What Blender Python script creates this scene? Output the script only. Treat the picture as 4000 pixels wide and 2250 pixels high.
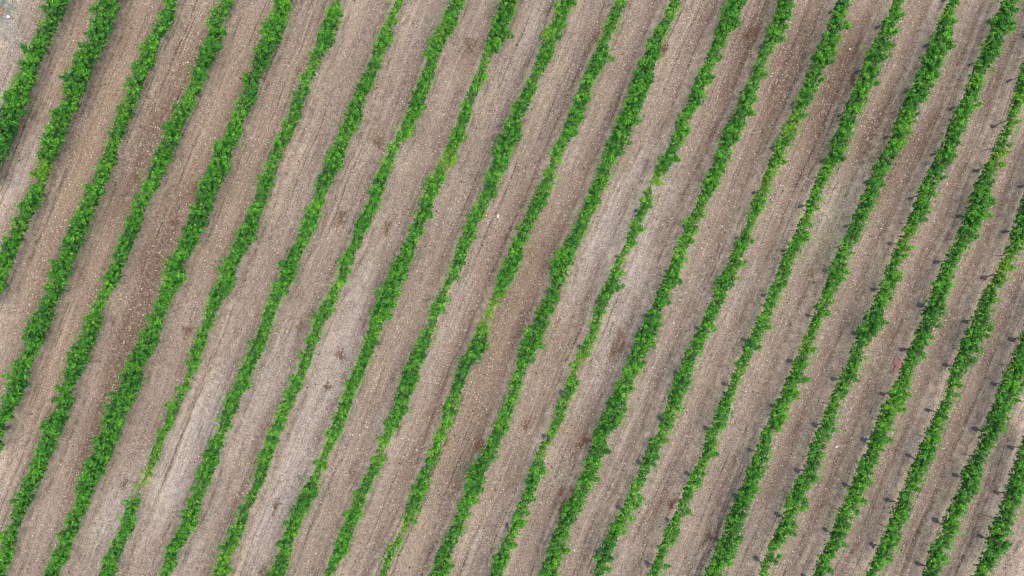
import bpy, math, random
import numpy as np
from mathutils import Vector

for o in list(bpy.data.objects): bpy.data.objects.remove(o)
scn = bpy.context.scene
COL = scn.collection

# ------------------------------------------------------------------ camera
H = 33.333                       # metres above the soil; 80 photo pixels to the metre on the ground
cam_d = bpy.data.cameras.new("camera")
cam_d.lens = 24.0; cam_d.sensor_width = 36.0; cam_d.sensor_fit = 'HORIZONTAL'
cam_d.clip_start = 0.5; cam_d.clip_end = 2000.0
cam = bpy.data.objects.new("camera", cam_d); COL.objects.link(cam)
cam.location = (0, 0, H); cam.rotation_euler = (0, 0, 0)
scn.camera = cam

# ------------------------------------------------------------------ world, sun, exposure
SUN_EL, SUN_AZ = math.radians(77), math.radians(100)      # azimuth from +Y towards +X
w = bpy.data.worlds.new("World"); scn.world = w; w.use_nodes = True
nt = w.node_tree; nt.nodes.clear()
wo = nt.nodes.new('ShaderNodeOutputWorld'); bg = nt.nodes.new('ShaderNodeBackground')
sky = nt.nodes.new('ShaderNodeTexSky'); sky.sky_type = 'NISHITA'; sky.sun_disc = False
sky.sun_elevation = SUN_EL; sky.sun_rotation = SUN_AZ; sky.dust_density = 4.0; sky.ozone_density = 1.0; sky.air_density = 1.0
bg.inputs['Strength'].default_value = 0.10
nt.links.new(sky.outputs['Color'], bg.inputs['Color']); nt.links.new(bg.outputs[0], wo.inputs['Surface'])
sd = bpy.data.lights.new("sun", 'SUN'); sd.energy = 1.5; sd.angle = math.radians(90); sd.color = (1.0, 0.90, 0.79)
sun = bpy.data.objects.new("sun", sd); COL.objects.link(sun)
sv = Vector((math.sin(SUN_AZ)*math.cos(SUN_EL), math.cos(SUN_AZ)*math.cos(SUN_EL), math.sin(SUN_EL)))
sun.rotation_euler = sv.to_track_quat('Z', 'Y').to_euler(); sun.location = (0, 0, 60)
scn.view_settings.view_transform = 'Standard'; scn.view_settings.look = 'None'
scn.view_settings.gamma = 1.0; scn.view_settings.use_curve_mapping = False
scn.view_settings.exposure = 0.94
scn.cycles.max_bounces = 5
scn.cycles.pixel_filter_type = 'BLACKMAN_HARRIS'; scn.cycles.filter_width = 1.15

rng = np.random.default_rng(7)
random.seed(7)

# ------------------------------------------------------------------ helpers
def wx(px, z=0.0): return (px-2000.0)*(H-z)/2666.667
def wy(py, z=0.0): return (1125.0-py)*(H-z)/2666.667
LEAN = 0.20                      # the vines stand a little off square to the slope
ZC = 1.08                        # mid height of the leaf wall

def tag(o, label=None, cat=None, group=None, kind=None):
    if label: o['label'] = label
    if cat: o['category'] = cat
    if group: o['group'] = group
    if kind: o['kind'] = kind
    return o

def empty(name, loc):
    o = bpy.data.objects.new(name, None); COL.objects.link(o); o.location = loc
    o.empty_display_size = 0.3
    return o

def mesh_np(name, verts, quads, mat, parent=None, attrs=None, smooth=False):
    """verts Nx3, quads Mx4 (or Mx3)"""
    me = bpy.data.meshes.new(name)
    verts = np.asarray(verts, dtype=np.float32); quads = np.asarray(quads, dtype=np.int32)
    k = quads.shape[1]
    me.vertices.add(len(verts)); me.vertices.foreach_set('co', verts.ravel())
    me.loops.add(quads.size); me.loops.foreach_set('vertex_index', quads.ravel())
    me.polygons.add(len(quads))
    me.polygons.foreach_set('loop_start', np.arange(0, quads.size, k, dtype=np.int32))
    me.polygons.foreach_set('loop_total', np.full(len(quads), k, dtype=np.int32))
    me.update(calc_edges=True)
    if smooth: me.polygons.foreach_set('use_smooth', np.ones(len(quads), dtype=bool))
    if attrs:
        for an, arr in attrs.items():
            a = me.attributes.new(an, 'FLOAT_COLOR', 'POINT')
            c = np.ones((len(verts), 4), dtype=np.float32); c[:, :arr.shape[1]] = arr
            a.data.foreach_set('color', c.ravel())
    me.materials.append(mat)
    o = bpy.data.objects.new(name, me); COL.objects.link(o)
    if parent is not None:
        o.parent = parent
        v = -np.array(parent.location)
        o.location = v
    return o

class N:                          # tiny node helper
    def __init__(s, name):
        s.m = bpy.data.materials.new(name); s.m.use_nodes = True
        s.t = s.m.node_tree; s.b = s.t.nodes['Principled BSDF']; s.out = s.t.nodes['Material Output']
    def n(s, typ, **kw):
        x = s.t.nodes.new(typ)
        for k, v in kw.items():
            if k.startswith('i_'):
                key = k[2:]; key = int(key) if key.isdigit() else key.replace('_', ' ')
                x.inputs[key].default_value = v
            else: setattr(x, k, v)
        return x
    def l(s, a, b): s.t.links.new(a, b)
    def math(s, op, a, b=None, clamp=False):
        x = s.t.nodes.new('ShaderNodeMath'); x.operation = op; x.use_clamp = clamp
        for i, v in enumerate((a, b)):
            if v is None: continue
            if isinstance(v, (int, float)): x.inputs[i].default_value = v
            else: s.l(v, x.inputs[i])
        return x.outputs[0]
    def mr(s, v, a, b, c=0.0, d=1.0):
        x = s.t.nodes.new('ShaderNodeMapRange'); x.clamp = True
        x.inputs[1].default_value = a; x.inputs[2].default_value = b; x.inputs[3].default_value = c; x.inputs[4].default_value = d
        s.l(v, x.inputs[0]); return x.outputs[0]
    def mix(s, f, a, b, mode='MIX'):
        x = s.t.nodes.new('ShaderNodeMix'); x.data_type = 'RGBA'; x.blend_type = mode
        for i, v in ((0, f), (6, a), (7, b)):
            if isinstance(v, (int, float)): x.inputs[i].default_value = v
            elif isinstance(v, tuple): x.inputs[i].default_value = (*v, 1) if len(v) == 3 else v
            else: s.l(v, x.inputs[i])
        return x.outputs[2]
    def noise(s, vec, scale, detail=3, rough=0.55, typ='FBM'):
        x = s.t.nodes.new('ShaderNodeTexNoise'); x.noise_dimensions = '3D'
        x.inputs['Scale'].default_value = scale; x.inputs['Detail'].default_value = detail; x.inputs['Roughness'].default_value = rough
        s.l(vec, x.inputs['Vector']); return x.outputs[0]

# ------------------------------------------------------------------ the rows, left and right edge of the leaf wall
# tile origin x, y (photo pixels), first level, then left/right pairs every 200 tile units; 2.576 tile units to a photo pixel
K = 2.576
T = {}
def tr(row, ox, oy, t0, s):
    v = [float(a) for a in s.split()]
    for i in range(len(v)//2):
        T.setdefault(row, []).append((oy+(t0+200*i)/K, ox+v[2*i]/K, ox+v[2*i+1]/K))
y0, y1, y2, y3 = 0, 562, 1125, 1688
tr('A',0,y0,0,"450 680 450 600 310 500 240 400 150 350 40 265 -60 200 -120 135")
tr('A',0,y1,0,"-150 110 -200 10 -260 -60")
tr('B',0,y0,0,"990 1180 920 1140 890 1070 730 960 650 890 640 800 520 690 410 650")
tr('B',0,y1,0,"400 620 380 520 335 440 190 400 160 260 20 200 -30 110 -110 30")
tr('B',0,y2,0,"-140 35 -200 -60")
tr('C',0,y0,0,"1660 1770 1590 1750 1470 1590 1400 1550 1320 1450 1270 1380 1150 1290 1115 1210")
tr('C',0,y1,0,"1080 1190 1000 1150 910 1050 800 970 700 900 630 820 540 730 490 650")
tr('C',0,y2,0,"480 640 380 540 250 490 250 390 130 300 60 260 0 150 -80 30")
tr('C',0,y3,0,"-100 30 -160 0")
tr('D',0,y0,0,"2220 2350 2110 2240 2060 2230 1960 2150 1920 2040 1830 1960 1700 1880 1620 1780")
tr('D',0,y1,0,"1600 1780 1510 1670 1460 1600 1345 1460 1260 1420 1200 1340 1120 1250 1020 1180")
tr('D',0,y2,0,"1030 1120 910 1020 850 1010 740 920 660 860 610 730 550 710 430 640")
tr('D',0,y3,0,"430 600 350 520 290 440 180 350 120 260 60 160 -10 130 -70 60")
tr('E',1000,y0,0,"220 370 120 310 30 240 -30 130 -100 30 -166 -10 -260 -130 -336 -176")
tr('E',0,y1,0,"2150 2360 2110 2300 2010 2230 1950 2120 1870 2070 1820 1980 1660 1840 1640 1850")
tr('E',0,y2,0,"1610 1760 1550 1680 1480 1610 1350 1560 1250 1430 1200 1395 1080 1310 1010 1220")
tr('E',0,y3,0,"1000 1200 930 1130 800 1040 760 920 735 840 630 770 550 680 450 600")
tr('F',1000,y0,0,"790 850 680 830 620 790 550 640 460 555 370 490 310 420 220 340")
tr('F',1000,y1,0,"175 285 130 210 20 150 -40 90 -140 10 -230 -50 -310 -186 -376 -246")
tr('F',0,y2,0,"2140 2320 2080 2190 2020 2110 1930 2050 1880 1960 1820 1880 1690 1790 1640 1720")
tr('F',0,y3,0,"1600 1680 1520 1600 1460 1515 1372 1402 1250 1370 1190 1320 1080 1210 1000 1160")
tr('G',1000,y0,0,"1410 1480 1310 1385 1210 1360 1150 1230 1040 1200 960 1080 890 1060 820 930")
tr('G',1000,y1,0,"790 920 680 870 595 735 565 670 465 610 390 510 270 400 220 370")
tr('G',1000,y2,0,"170 300 90 200 30 150 -60 70 -150 -20 -240 -100 -340 -190 -386 -286")
tr('G',0,y3,0,"2190 2260 2060 2210 2030 2150 1950 2060 1870 2000 1780 1930 1660 1800 1620 1720")
tr('H',1000,y0,0,"1970 2095 1870 2030 1750 1920 1720 1820 1640 1780 1560 1700 1490 1600 1400 1490")
tr('H',1000,y1,0,"1370 1440 1270 1370 1170 1300 1130 1240 990 1140 960 1060 850 940 810 900")
tr('H',1000,y2,0,"750 840 640 760 570 660 500 580 430 520 330 440 260 340 160 270")
tr('H',1000,y3,0,"130 240 50 170 0 120 -60 30 -160 -80 -260 -130 -350 -230 -420 -290")
tr('I',1000,y0,0,"2465 2640 2395 2565 2330 2530 2270 2312 2190 2280 2100 2200 2040 2150 1960 2070")
tr('I',1000,y1,0,"1930 2050 1840 1950 1730 1860 1650 1790 1580 1700 1500 1620 1380 1560 1290 1470")
tr('I',1000,y2,0,"1270 1420 1180 1370 1130 1250 1070 1190 990 1110 910 1020 830 950 750 870")
tr('I',1000,y3,0,"740 850 670 750 590 650 460 600 370 510 290 400 230 350 150 310")
tr('J',2000,y0,0,"480 630 430 540 310 450 250 390 180 275 50 200 -20 100 -150 100")
tr('J',1000,y1,0,"2410 2600 2370 2530 2310 2430 2240 2350 2120 2240 2040 2160 1980 2090 1910 1980")
tr('J',1000,y2,0,"1880 1940 1780 1880 1720 1790 1600 1740 1500 1650 1430 1600 1380 1510 1310 1440")
tr('J',1000,y3,0,"1290 1370 1220 1290 1130 1230 1020 1130 940 1070 850 990 780 910 710 800")
tr('K',2000,y0,0,"1050 1140 970 1080 890 980 800 970 710 820 650 780 560 670 480 610")
tr('K',2000,y1,0,"430 550 380 460 290 400 190 330 110 220 20 130 -80 80 -150 -10")
tr('K',1000,y2,0,"2410 2510 2352 2400 2240 2340 2150 2340 2010 2160 1990 2090 1890 2000 1865 1950")
tr('K',1000,y3,0,"1835 1890 1760 1860 1670 1770 1580 1690 1515 1610 1465 1515 1330 1400 1265 1330")
tr('L',2000,y0,0,"1600 1710 1520 1620 1380 1530 1320 1460 1210 1420 1160 1340 1070 1260 980 1150")
tr('L',2000,y1,0,"960 1150 890 1010 820 960 740 860 650 770 530 690 390 590 400 530")
tr('L',2000,y2,0,"380 500 280 410 190 360 80 260 50 150 -10 90 -80 30 -176 -46")
tr('L',1000,y3,0,"2380 2500 2290 2430 2150 2330 2110 2250 2040 2130 1950 2070 1830 1990 1780 1920")
tr('M',2000,y0,0,"2190 2360 2090 2280 2030 2150 1960 2070 1850 1960 1780 1920 1680 1790 1610 1740")
tr('M',2000,y1,0,"1610 1700 1480 1630 1390 1440 1310 1400 1210 1300 1160 1230 1045 1100 950 1080")
tr('M',2000,y2,0,"920 1060 850 940 810 885 700 800 620 680 550 640 460 550 400 480")
tr('M',2000,y3,0,"390 450 280 330 170 300 130 240 50 140 -30 50 -126 -30 -206 -80")
tr('N',3000,y0,0,"120 260 60 230 -20 110 -96 -10 -176 -66 -266 -126 -376 -206 -466 -296")
tr('N',2000,y1,0,"2100 2220 2030 2170 1940 2080 1870 1960 1770 1870 1680 1800 1610 1720 1510 1670")
tr('N',2000,y2,0,"1490 1620 1420 1530 1280 1470 1220 1390 1150 1290 1050 1220 960 1120 860 1070")
tr('N',2000,y3,0,"830 990 800 940 720 870 640 780 510 690 450 570 350 520 310 470")
tr('O',3000,y0,0,"720 840 640 780 560 720 470 640 390 520 300 450 220 330 120 270")
tr('O',3000,y1,0,"100 220 20 130 -50 40 -150 -30 -195 -140 -310 -180 -386 -276 -510 -340")
tr('O',2000,y2,0,"2060 2180 1990 2110 1900 2010 1780 1930 1700 1830 1610 1780 1560 1670 1490 1620")
tr('O',2000,y3,0,"1490 1570 1350 1480 1290 1390 1190 1290 1110 1210 980 1110 890 1010 850 940")
tr('P',3000,y0,0,"1290 1370 1180 1320 1100 1230 980 1160 920 1080 820 1000 750 890 670 830")
tr('P',3000,y1,0,"650 820 560 710 480 590 410 500 330 410 240 360 140 260 80 200")
tr('P',3000,y2,0,"30 150 -20 70 -126 -10 -226 -116 -306 -206 -386 -306 -496 -366 -556 -416")
tr('P',2000,y3,0,"1980 2100 1940 2040 1840 1920 1740 1840 1670 1750 1570 1650 1490 1560 1410 1510")
tr('Q',3000,y0,0,"1850 1940 1740 1870 1650 1850 1570 1780 1490 1680 1390 1580 1300 1430 1240 1390")
tr('Q',3000,y1,0,"1220 1360 1100 1250 1020 1150 930 1080 840 980 760 880 660 810 600 750")
tr('Q',3000,y2,0,"590 700 500 600 430 520 350 450 260 390 180 300 70 220 0 150")
tr('Q',2000,y3,0,"2520 2640 2470 2600 2380 2540 2300 2460 2200 2370 2140 2310 2060 2230 1970 2120")
tr('R',3000,y0,0,"2390 2510 2280 2460 2210 2380 2130 2280 2040 2170 1970 2120 1860 2030 1800 1950")
tr('R',3000,y1,0,"1770 1930 1670 1830 1570 1700 1490 1650 1410 1550 1330 1430 1230 1340 1170 1320")
tr('R',3000,y2,0,"1150 1280 1040 1190 950 1150 870 990 790 930 700 830 610 720 550 660")
tr('R',3000,y3,0,"510 610 430 560 370 510 240 390 190 300 100 230 10 100 -60 30")
tr('S',3000,y0,0,"2790 2950 2740 2880 2680 2820 2610 2730 2540 2640 2495 2600 2440 2500 2340 2440")
tr('S',3000,y1,0,"2320 2420 2230 2330 2110 2260 2030 2240 1970 2160 1890 2040 1790 1910 1700 1860")
tr('S',3000,y2,0,"1690 1830 1600 1780 1540 1690 1450 1580 1370 1490 1290 1420 1170 1340 1110 1230")
tr('S',3000,y3,0,"1070 1240 1000 1150 910 1040 840 980 740 870 660 800 580 700 480 600")
tr('T',3000,y1,0,"2800 2950 2730 2880 2650 2800 2570 2720 2500 2680 2450 2590 2365 2470 2270 2390")
tr('T',3000,y2,0,"2210 2320 2130 2260 2040 2230 1960 2130 1870 2020 1840 1900 1750 1850 1640 1770")
tr('T',3000,y3,0,"1610 1750 1540 1690 1440 1590 1380 1470 1280 1420 1210 1350 1120 1280 1030 1110")
tr('U',3000,y2,0,"2740 2900 2690 2850 2600 2760 2530 2680 2440 2620 2350 2560 2280 2450 2200 2390")
tr('U',3000,y3,0,"2180 2350 2110 2230 1980 2150 1940 2110 1830 1980 1770 1900 1640 1790 1600 1740")
tr('V',3000,y3,0,"2620 2780 2560 2700 2480 2640 2420 2600 2350 2500 2250 2430 2210 2370 2110 2230")
ROWS = sorted(T)
for r in ROWS:
    T[r].sort()
    a = T[r]
    # carry the row on a little way past the frame, at its own slope
    def ext(p, q, dy):
        s = ((p[1]+p[2])-(q[1]+q[2]))/2/(p[0]-q[0]); w_ = (p[2]-p[1])/2*1.0
        c = (p[1]+p[2])/2 + s*dy
        return (p[0]+dy, c-w_, c+w_)
    if a[0][0] <= 1: a.insert(0, ext(a[0], a[3], -170))
    if a[-1][0] > 2200: a.append(ext(a[-1], a[-4], 190))

LB = {
 'A': 'broad leafy vine row cutting the top left corner, beside the bluish weed patch',
 'B': 'second vine row from the left along the top edge, pinched near the left edge',
 'C': 'third vine row from the left along the top edge, loose open shoots at its top',
 'D': 'fourth vine row along the top edge, with a small gap near the bottom left corner',
 'E': 'widest vine row, fifth along the top edge, swelling broad in the lower left',
 'F': 'sixth vine row along the top edge, thinned to one bare cane low on the left',
 'G': 'seventh vine row along the top edge, just left of the straw tangle',
 'H': 'eighth vine row along the top edge, its thin lower half with one tuft left',
 'I': 'ninth vine row along the top edge, pinched to a thread below its broad top',
 'J': 'tenth vine row along the top edge, a small pale stone lying to its right',
 'K': 'vine row with a yellowing near gap just below the middle of the photo',
 'L': 'long unbroken vine row through the middle, right neighbour of the row with the gap',
 'M': 'vine row broad at the top, stepping in, then thin and sparse down the middle',
 'N': 'dense vine row directly right of the largest brown twig heap',
 'O': 'vine row with yellow leaves near the top right, fifteenth along the top edge',
 'P': 'vine row slim and even at the bottom, side shoots both ways near the top edge',
 'Q': 'vine row seventeenth along the top edge, many grey trunks at its left foot',
 'R': 'vine row with a sideways step near the upper right and sparse yellow leaves below',
 'S': 'vine row with the pink bag lying at its left foot',
 'T': 'vine row with yellow sparse leaves where it enters halfway up the right edge',
 'U': 'vine row second from the bottom right corner',
 'V': 'short vine row in the bottom right corner',
}
YEL = [(1905,1230,60),(3085,500,45),(3020,700,60),(3560,930,50),(3920,1050,60),(1480,1760,35),(3580,560,60),(3500,1600,30),
       (560,1880,60),(1585,2075,35),(3280,820,30),(1760,640,50),(2560,700,40),(2265,1400,40),(3930,620,60),(2270,1050,20),(930,2200,60),
       (1480,80,40),(2140,130,30),(170,660,40),(3130,1350,40),(1720,120,30),(1830,650,30),(3450,1500,30)]

# ------------------------------------------------------------------ materials
def mat_leaf():
    m = N('vine_leaf')
    a = m.n('ShaderNodeAttribute', attribute_name='leaf')
    sep = m.n('ShaderNodeSeparateColor'); m.l(a.outputs['Color'], sep.inputs[0])
    ramp = m.n('ShaderNodeValToRGB'); e = ramp.color_ramp.elements
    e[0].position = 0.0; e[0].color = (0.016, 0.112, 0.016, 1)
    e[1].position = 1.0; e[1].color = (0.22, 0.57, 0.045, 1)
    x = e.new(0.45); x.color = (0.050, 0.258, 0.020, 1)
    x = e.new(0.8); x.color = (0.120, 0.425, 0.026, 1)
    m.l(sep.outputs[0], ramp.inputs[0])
    yel = m.mix(sep.outputs[1], ramp.outputs[0], (0.30, 0.45, 0.030))
    blu = m.mix(sep.outputs[2], yel, (0.045, 0.17, 0.075))
    m.l(blu, m.b.inputs['Base Color'])
    m.b.inputs['Roughness'].default_value = 0.5; m.b.inputs['Specular IOR Level'].default_value = 0.3
    tl = m.n('ShaderNodeBsdfTranslucent'); br = m.mix(1.0, blu, (1.3, 1.5, 0.8), 'MULTIPLY'); m.l(br, tl.inputs['Color'])
    mx = m.n('ShaderNodeMixShader'); mx.inputs[0].default_value = 0.36
    m.l(m.b.outputs[0], mx.inputs[1]); m.l(tl.outputs[0], mx.inputs[2]); m.l(mx.outputs[0], m.out.inputs['Surface'])
    return m.m

def mat_simple(name, c0, c1, scale=20.0, rough=0.85, stretch=(1, 1, 1)):
    m = N(name)
    tc = m.n('ShaderNodeTexCoord'); mp = m.n('ShaderNodeMapping'); mp.inputs['Scale'].default_value = stretch
    m.l(tc.outputs['Object'], mp.inputs[0])
    f = m.noise(mp.outputs[0], scale, 4)
    f2 = m.mr(f, 0.32, 0.68)
    m.l(m.mix(f2, c0, c1), m.b.inputs['Base Color'])
    m.b.inputs['Roughness'].default_value = rough
    b = m.n('ShaderNodeBump', i_Strength=0.5, i_Distance=0.02); m.l(f, b.inputs['Height']); m.l(b.outputs[0], m.b.inputs['Normal'])
    return m.m

def mat_attr(name, rough=0.85, amp=0.25):
    m = N(name)
    a = m.n('ShaderNodeAttribute', attribute_name='tint')
    tc = m.n('ShaderNodeTexCoord')
    f = m.mr(m.noise(tc.outputs['Object'], 40.0, 3), 0.3, 0.7, 1-amp, 1+amp)
    vm = m.n('ShaderNodeVectorMath', operation='SCALE'); m.l(a.outputs['Color'], vm.inputs[0]); m.l(f, vm.inputs['Scale'])
    m.l(vm.outputs[0], m.b.inputs['Base Color']); m.b.inputs['Roughness'].default_value = rough
    return m.m

M_leaf = mat_leaf()
M_trunk = mat_simple('vine_bark', (0.09, 0.096, 0.118), (0.23, 0.24, 0.275), 25.0, 0.9)
M_post = mat_simple('galvanised_post', (0.09, 0.10, 0.12), (0.20, 0.21, 0.24), 12.0, 0.55)
M_stone = mat_attr('pebble', 0.9, 0.15)
M_dry = mat_attr('dry_leaf', 0.9, 0.25)
M_grass = mat_attr('sparse_weed', 0.8, 0.2)

# ------------------------------------------------------------------ row geometry lookups
def row_arrays(r):
    a = np.array(T[r]); return a[:, 0], (a[:, 1]+a[:, 2])/2, (a[:, 2]-a[:, 1])/2

class Wob:                        # cheap smooth 1-D noise
    def __init__(s, lam, seed):
        g = np.random.default_rng(seed); s.f = 2*np.pi/(lam*g.uniform(0.6, 1.6, 7)); s.p = g.uniform(0, 6.28, 7)
    def __call__(s, t): return np.sin(np.multiply.outer(t, s.f)+s.p).sum(-1)/2.6

def base_x(r, py):                # world x of the row's foot on the soil at world y given by photo y
    t, c, h = row_arrays(r)
    return wx(np.interp(py, t, c), ZC) - LEAN*ZC

# ------------------------------------------------------------------ ground
def axis(a, b, step, far):
    core = np.arange(a, b+1e-6, step); out = []; x = b; d = step
    while x < far: d *= 1.35; x += d; out.append(x)
    lo = []; x = a; d = step
    while x > -far: d *= 1.35; x -= d; lo.append(x)
    return np.concatenate([np.array(lo[::-1]), core, np.array(out)])
xs = axis(-28, 28, 0.09, 600); ys = axis(-16.5, 16.5, 0.09, 600)
GX, GY = np.meshgrid(xs, ys)
SP = 2.70                         # row spacing along world x
# foot lines on a common grid of world y
yy = ys.copy()
foot = []
for r in ROWS:
    t, c, h = row_arrays(r)
    wyr = wy(t, ZC)[::-1]; wxr = (wx(c, ZC)-LEAN*ZC)[::-1]
    # smooth centre line
    f = np.interp(yy, wyr, wxr, left=np.nan, right=np.nan)
    foot.append(f)
foot = np.array(foot)
# general slope for the parts of a row outside the photo
sl = 0.41
def fill(f):
    ok = ~np.isnan(f)
    i0, i1 = np.where(ok)[0][[0, -1]]
    g = f.copy()
    g[:i0] = f[i0] + sl*(yy[:i0]-yy[i0]); g[i1+1:] = f[i1] + sl*(yy[i1+1:]-yy[i1])
    k = np.hanning(25); k /= k.sum()
    return np.convolve(np.pad(g, 12, mode='reflect', reflect_type='odd'), k, 'valid')
foot = np.array([fill(f) for f in foot])
foot.sort(axis=0)
# signed distance to nearest foot line, plus which furrow
U = np.empty_like(GX)
for j in range(len(yy)):
    fj = foot[:, j]
    left = fj[0]-SP*np.arange(220, 0, -1); right = fj[-1]+SP*np.arange(1, 221)
    fl = np.concatenate([left, fj, right])
    U[j] = np.interp(xs, fl, np.arange(len(fl)))
ph = U-np.round(U)                # -0.5..0.5 row spacings
dist = np.abs(ph)*2.44
def vnoise(X, Y, lx, ly, seed, n=24):
    g = np.random.default_rng(seed); out = np.zeros_like(X)
    for _ in range(n):
        a = g.normal()/lx; b = g.normal()/ly; out += np.sin(X*a*3+Y*b*3+g.uniform(0, 6.28))
    return out/np.sqrt(n/2)
ACR = U*2.44; ALO = GY*1.08       # across and along the rows, metres
inner = (np.abs(GX) < 60) & (np.abs(GY) < 40)
w1 = vnoise(ACR, ALO, 0.5, 3.0, 1)*inner; w2 = vnoise(GX, GY, 0.35, 0.35, 2)*inner
Z = 0.07*np.exp(-(dist/0.38)**2) - 0.035*np.exp(-((dist-0.50)/0.09)**2) - 0.02*np.exp(-((dist-0.80)/0.16)**2) + 0.012*w1 + 0.006*w2
Z = Z*inner
# soil colour fields
def blob(px, py, rl, rc):
    X0, Y0 = wx(px), wy(py); dx, dy = GX-X0, GY-Y0
    al = dx*0.38+dy*0.925; cr = dx*0.925-dy*0.38
    return np.exp(-(al/rl)**2-(cr/rc)**2)
brown = np.zeros_like(GX); grey = np.zeros_like(GX)
for px, py, rl, rc, k in [(560,560,5,0.9,.8),(640,880,3.5,.8,.9),(520,1260,3.5,.8,.8),(480,1500,2.5,.7,.8),(140,330,4,.8,.35),(250,620,5,.7,.55),(190,1100,5,.8,.6),(340,1750,3.5,.6,.7),
        (400,200,6,1.0,.45),(820,180,5,1.0,.45),(3270,330,3.5,1.0,1.0),(3430,560,2.2,1.0,1.2),(3420,700,2.5,.7,.9),(3080,250,4,1.0,.7),(2920,200,3,1.0,.7),(3600,500,3,.9,.5),
        (2050,1000,4,1.0,.5),(1850,1400,4,1.0,.5),(1780,1750,4,1.0,.4),(3500,1000,5,1,.35),(3100,1700,6,1,.4),(3700,1700,6,1.2,.35),(2600,1950,4,.5,.4),(2900,900,4,.8,.4),
        (2250,330,3,.8,.5),(1400,250,5,1,.3),(1200,100,3,1,.3),(2230,1750,4,.7,.3),(3880,400,5,1.2,.4),(2880,1400,5,.5,.3)]:
    brown += k*blob(px, py, rl, rc)
for px, py, rl, rc, k in [(90,640,3.5,.7,.6),(20,280,2.5,.8,.45),(2060,200,4,.8,.6),(2330,1000,4,1.1,.7),(2480,850,3.5,1.0,1.0),(650,1850,3.5,1.1,1.0),(860,1650,4,1.1,1.0),(420,2050,2.5,1.0,.8),(1050,1500,3.5,1,.5),
        (1330,1250,4.5,1,.7),(1250,1600,5,1,.8),(1480,1750,5,1,.6),(1080,2000,4,1,.8),(1750,1250,4,.8,.5),(2420,1300,4,.9,.7),(2750,1150,4,.8,.4),(3330,760,2.5,.5,.6),(3250,850,3,.9,.6),
        (1400,700,5,.9,.3),(2200,600,4,.9,.4),(3600,420,2,.7,.4),(1900,2100,3,.8,.4),(2500,1650,5,.9,.4),(2900,1150,2.4,.8,.4),(1180,820,4,.8,.35),(730,2150,3,1,.5),(880,1150,3,.9,.4)]:
    grey += k*blob(px, py, rl, rc)
attr = np.stack([np.clip(brown*1.5, 0, 1.6)/1.6, np.clip(grey*1.4, 0, 1.4)/1.4, np.clip(dist/1.22, 0, 1)], -1).reshape(-1, 3)
tl = np.exp(-((GX-wx(0))**2/1.0**2+(GY-wy(10))**2/1.9**2)**1.5); mossy = np.zeros_like(GX)
for px, py, rl, rc, k in [(3220,920,1.6,.8,1),(3290,770,1.4,.3,.8),(3430,620,1.2,.3,.7),(3310,900,1.3,.3,.8),(3140,1320,1.6,.3,1),(2945,1250,1.4,.3,.6),(3780,790,1.3,.3,.8),(3730,980,1.4,.3,.7),(3420,1060,1.2,.4,.6),(3400,1440,.6,.4,.6),(1190,1000,.8,.4,.3),(285,735,.6,.2,.5),(240,800,.5,.15,.5),(90,1330,.5,.3,.5)]:
    mossy += k*blob(px, py, rl, rc)
warm = np.zeros_like(GX)
for px, py, rl, rc, k in [(350,450,9,5,.9),(850,600,8,3,.5),(200,1400,8,3,.6),(1800,1500,8,3,.45),(3200,350,7,5,.6),(3600,1300,9,4,.35),(2100,1100,7,2.5,.5)]:
    warm += k*blob(px, py, rl, rc)
pat = np.stack([np.clip(tl, 0, 1), np.clip(mossy, 0, 1), np.clip(warm, 0, 1)], -1).reshape(-1, 3)
rowuv = np.stack([ACR/1000.0, ALO/1000.0, ph*0.5+0.5], -1).reshape(-1, 3)
nx, ny = len(xs), len(ys)
idx = np.arange(nx*ny).reshape(ny, nx)
quads = np.stack([idx[:-1, :-1], idx[:-1, 1:], idx[1:, 1:], idx[1:, :-1]], -1).reshape(-1, 4)

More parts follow.
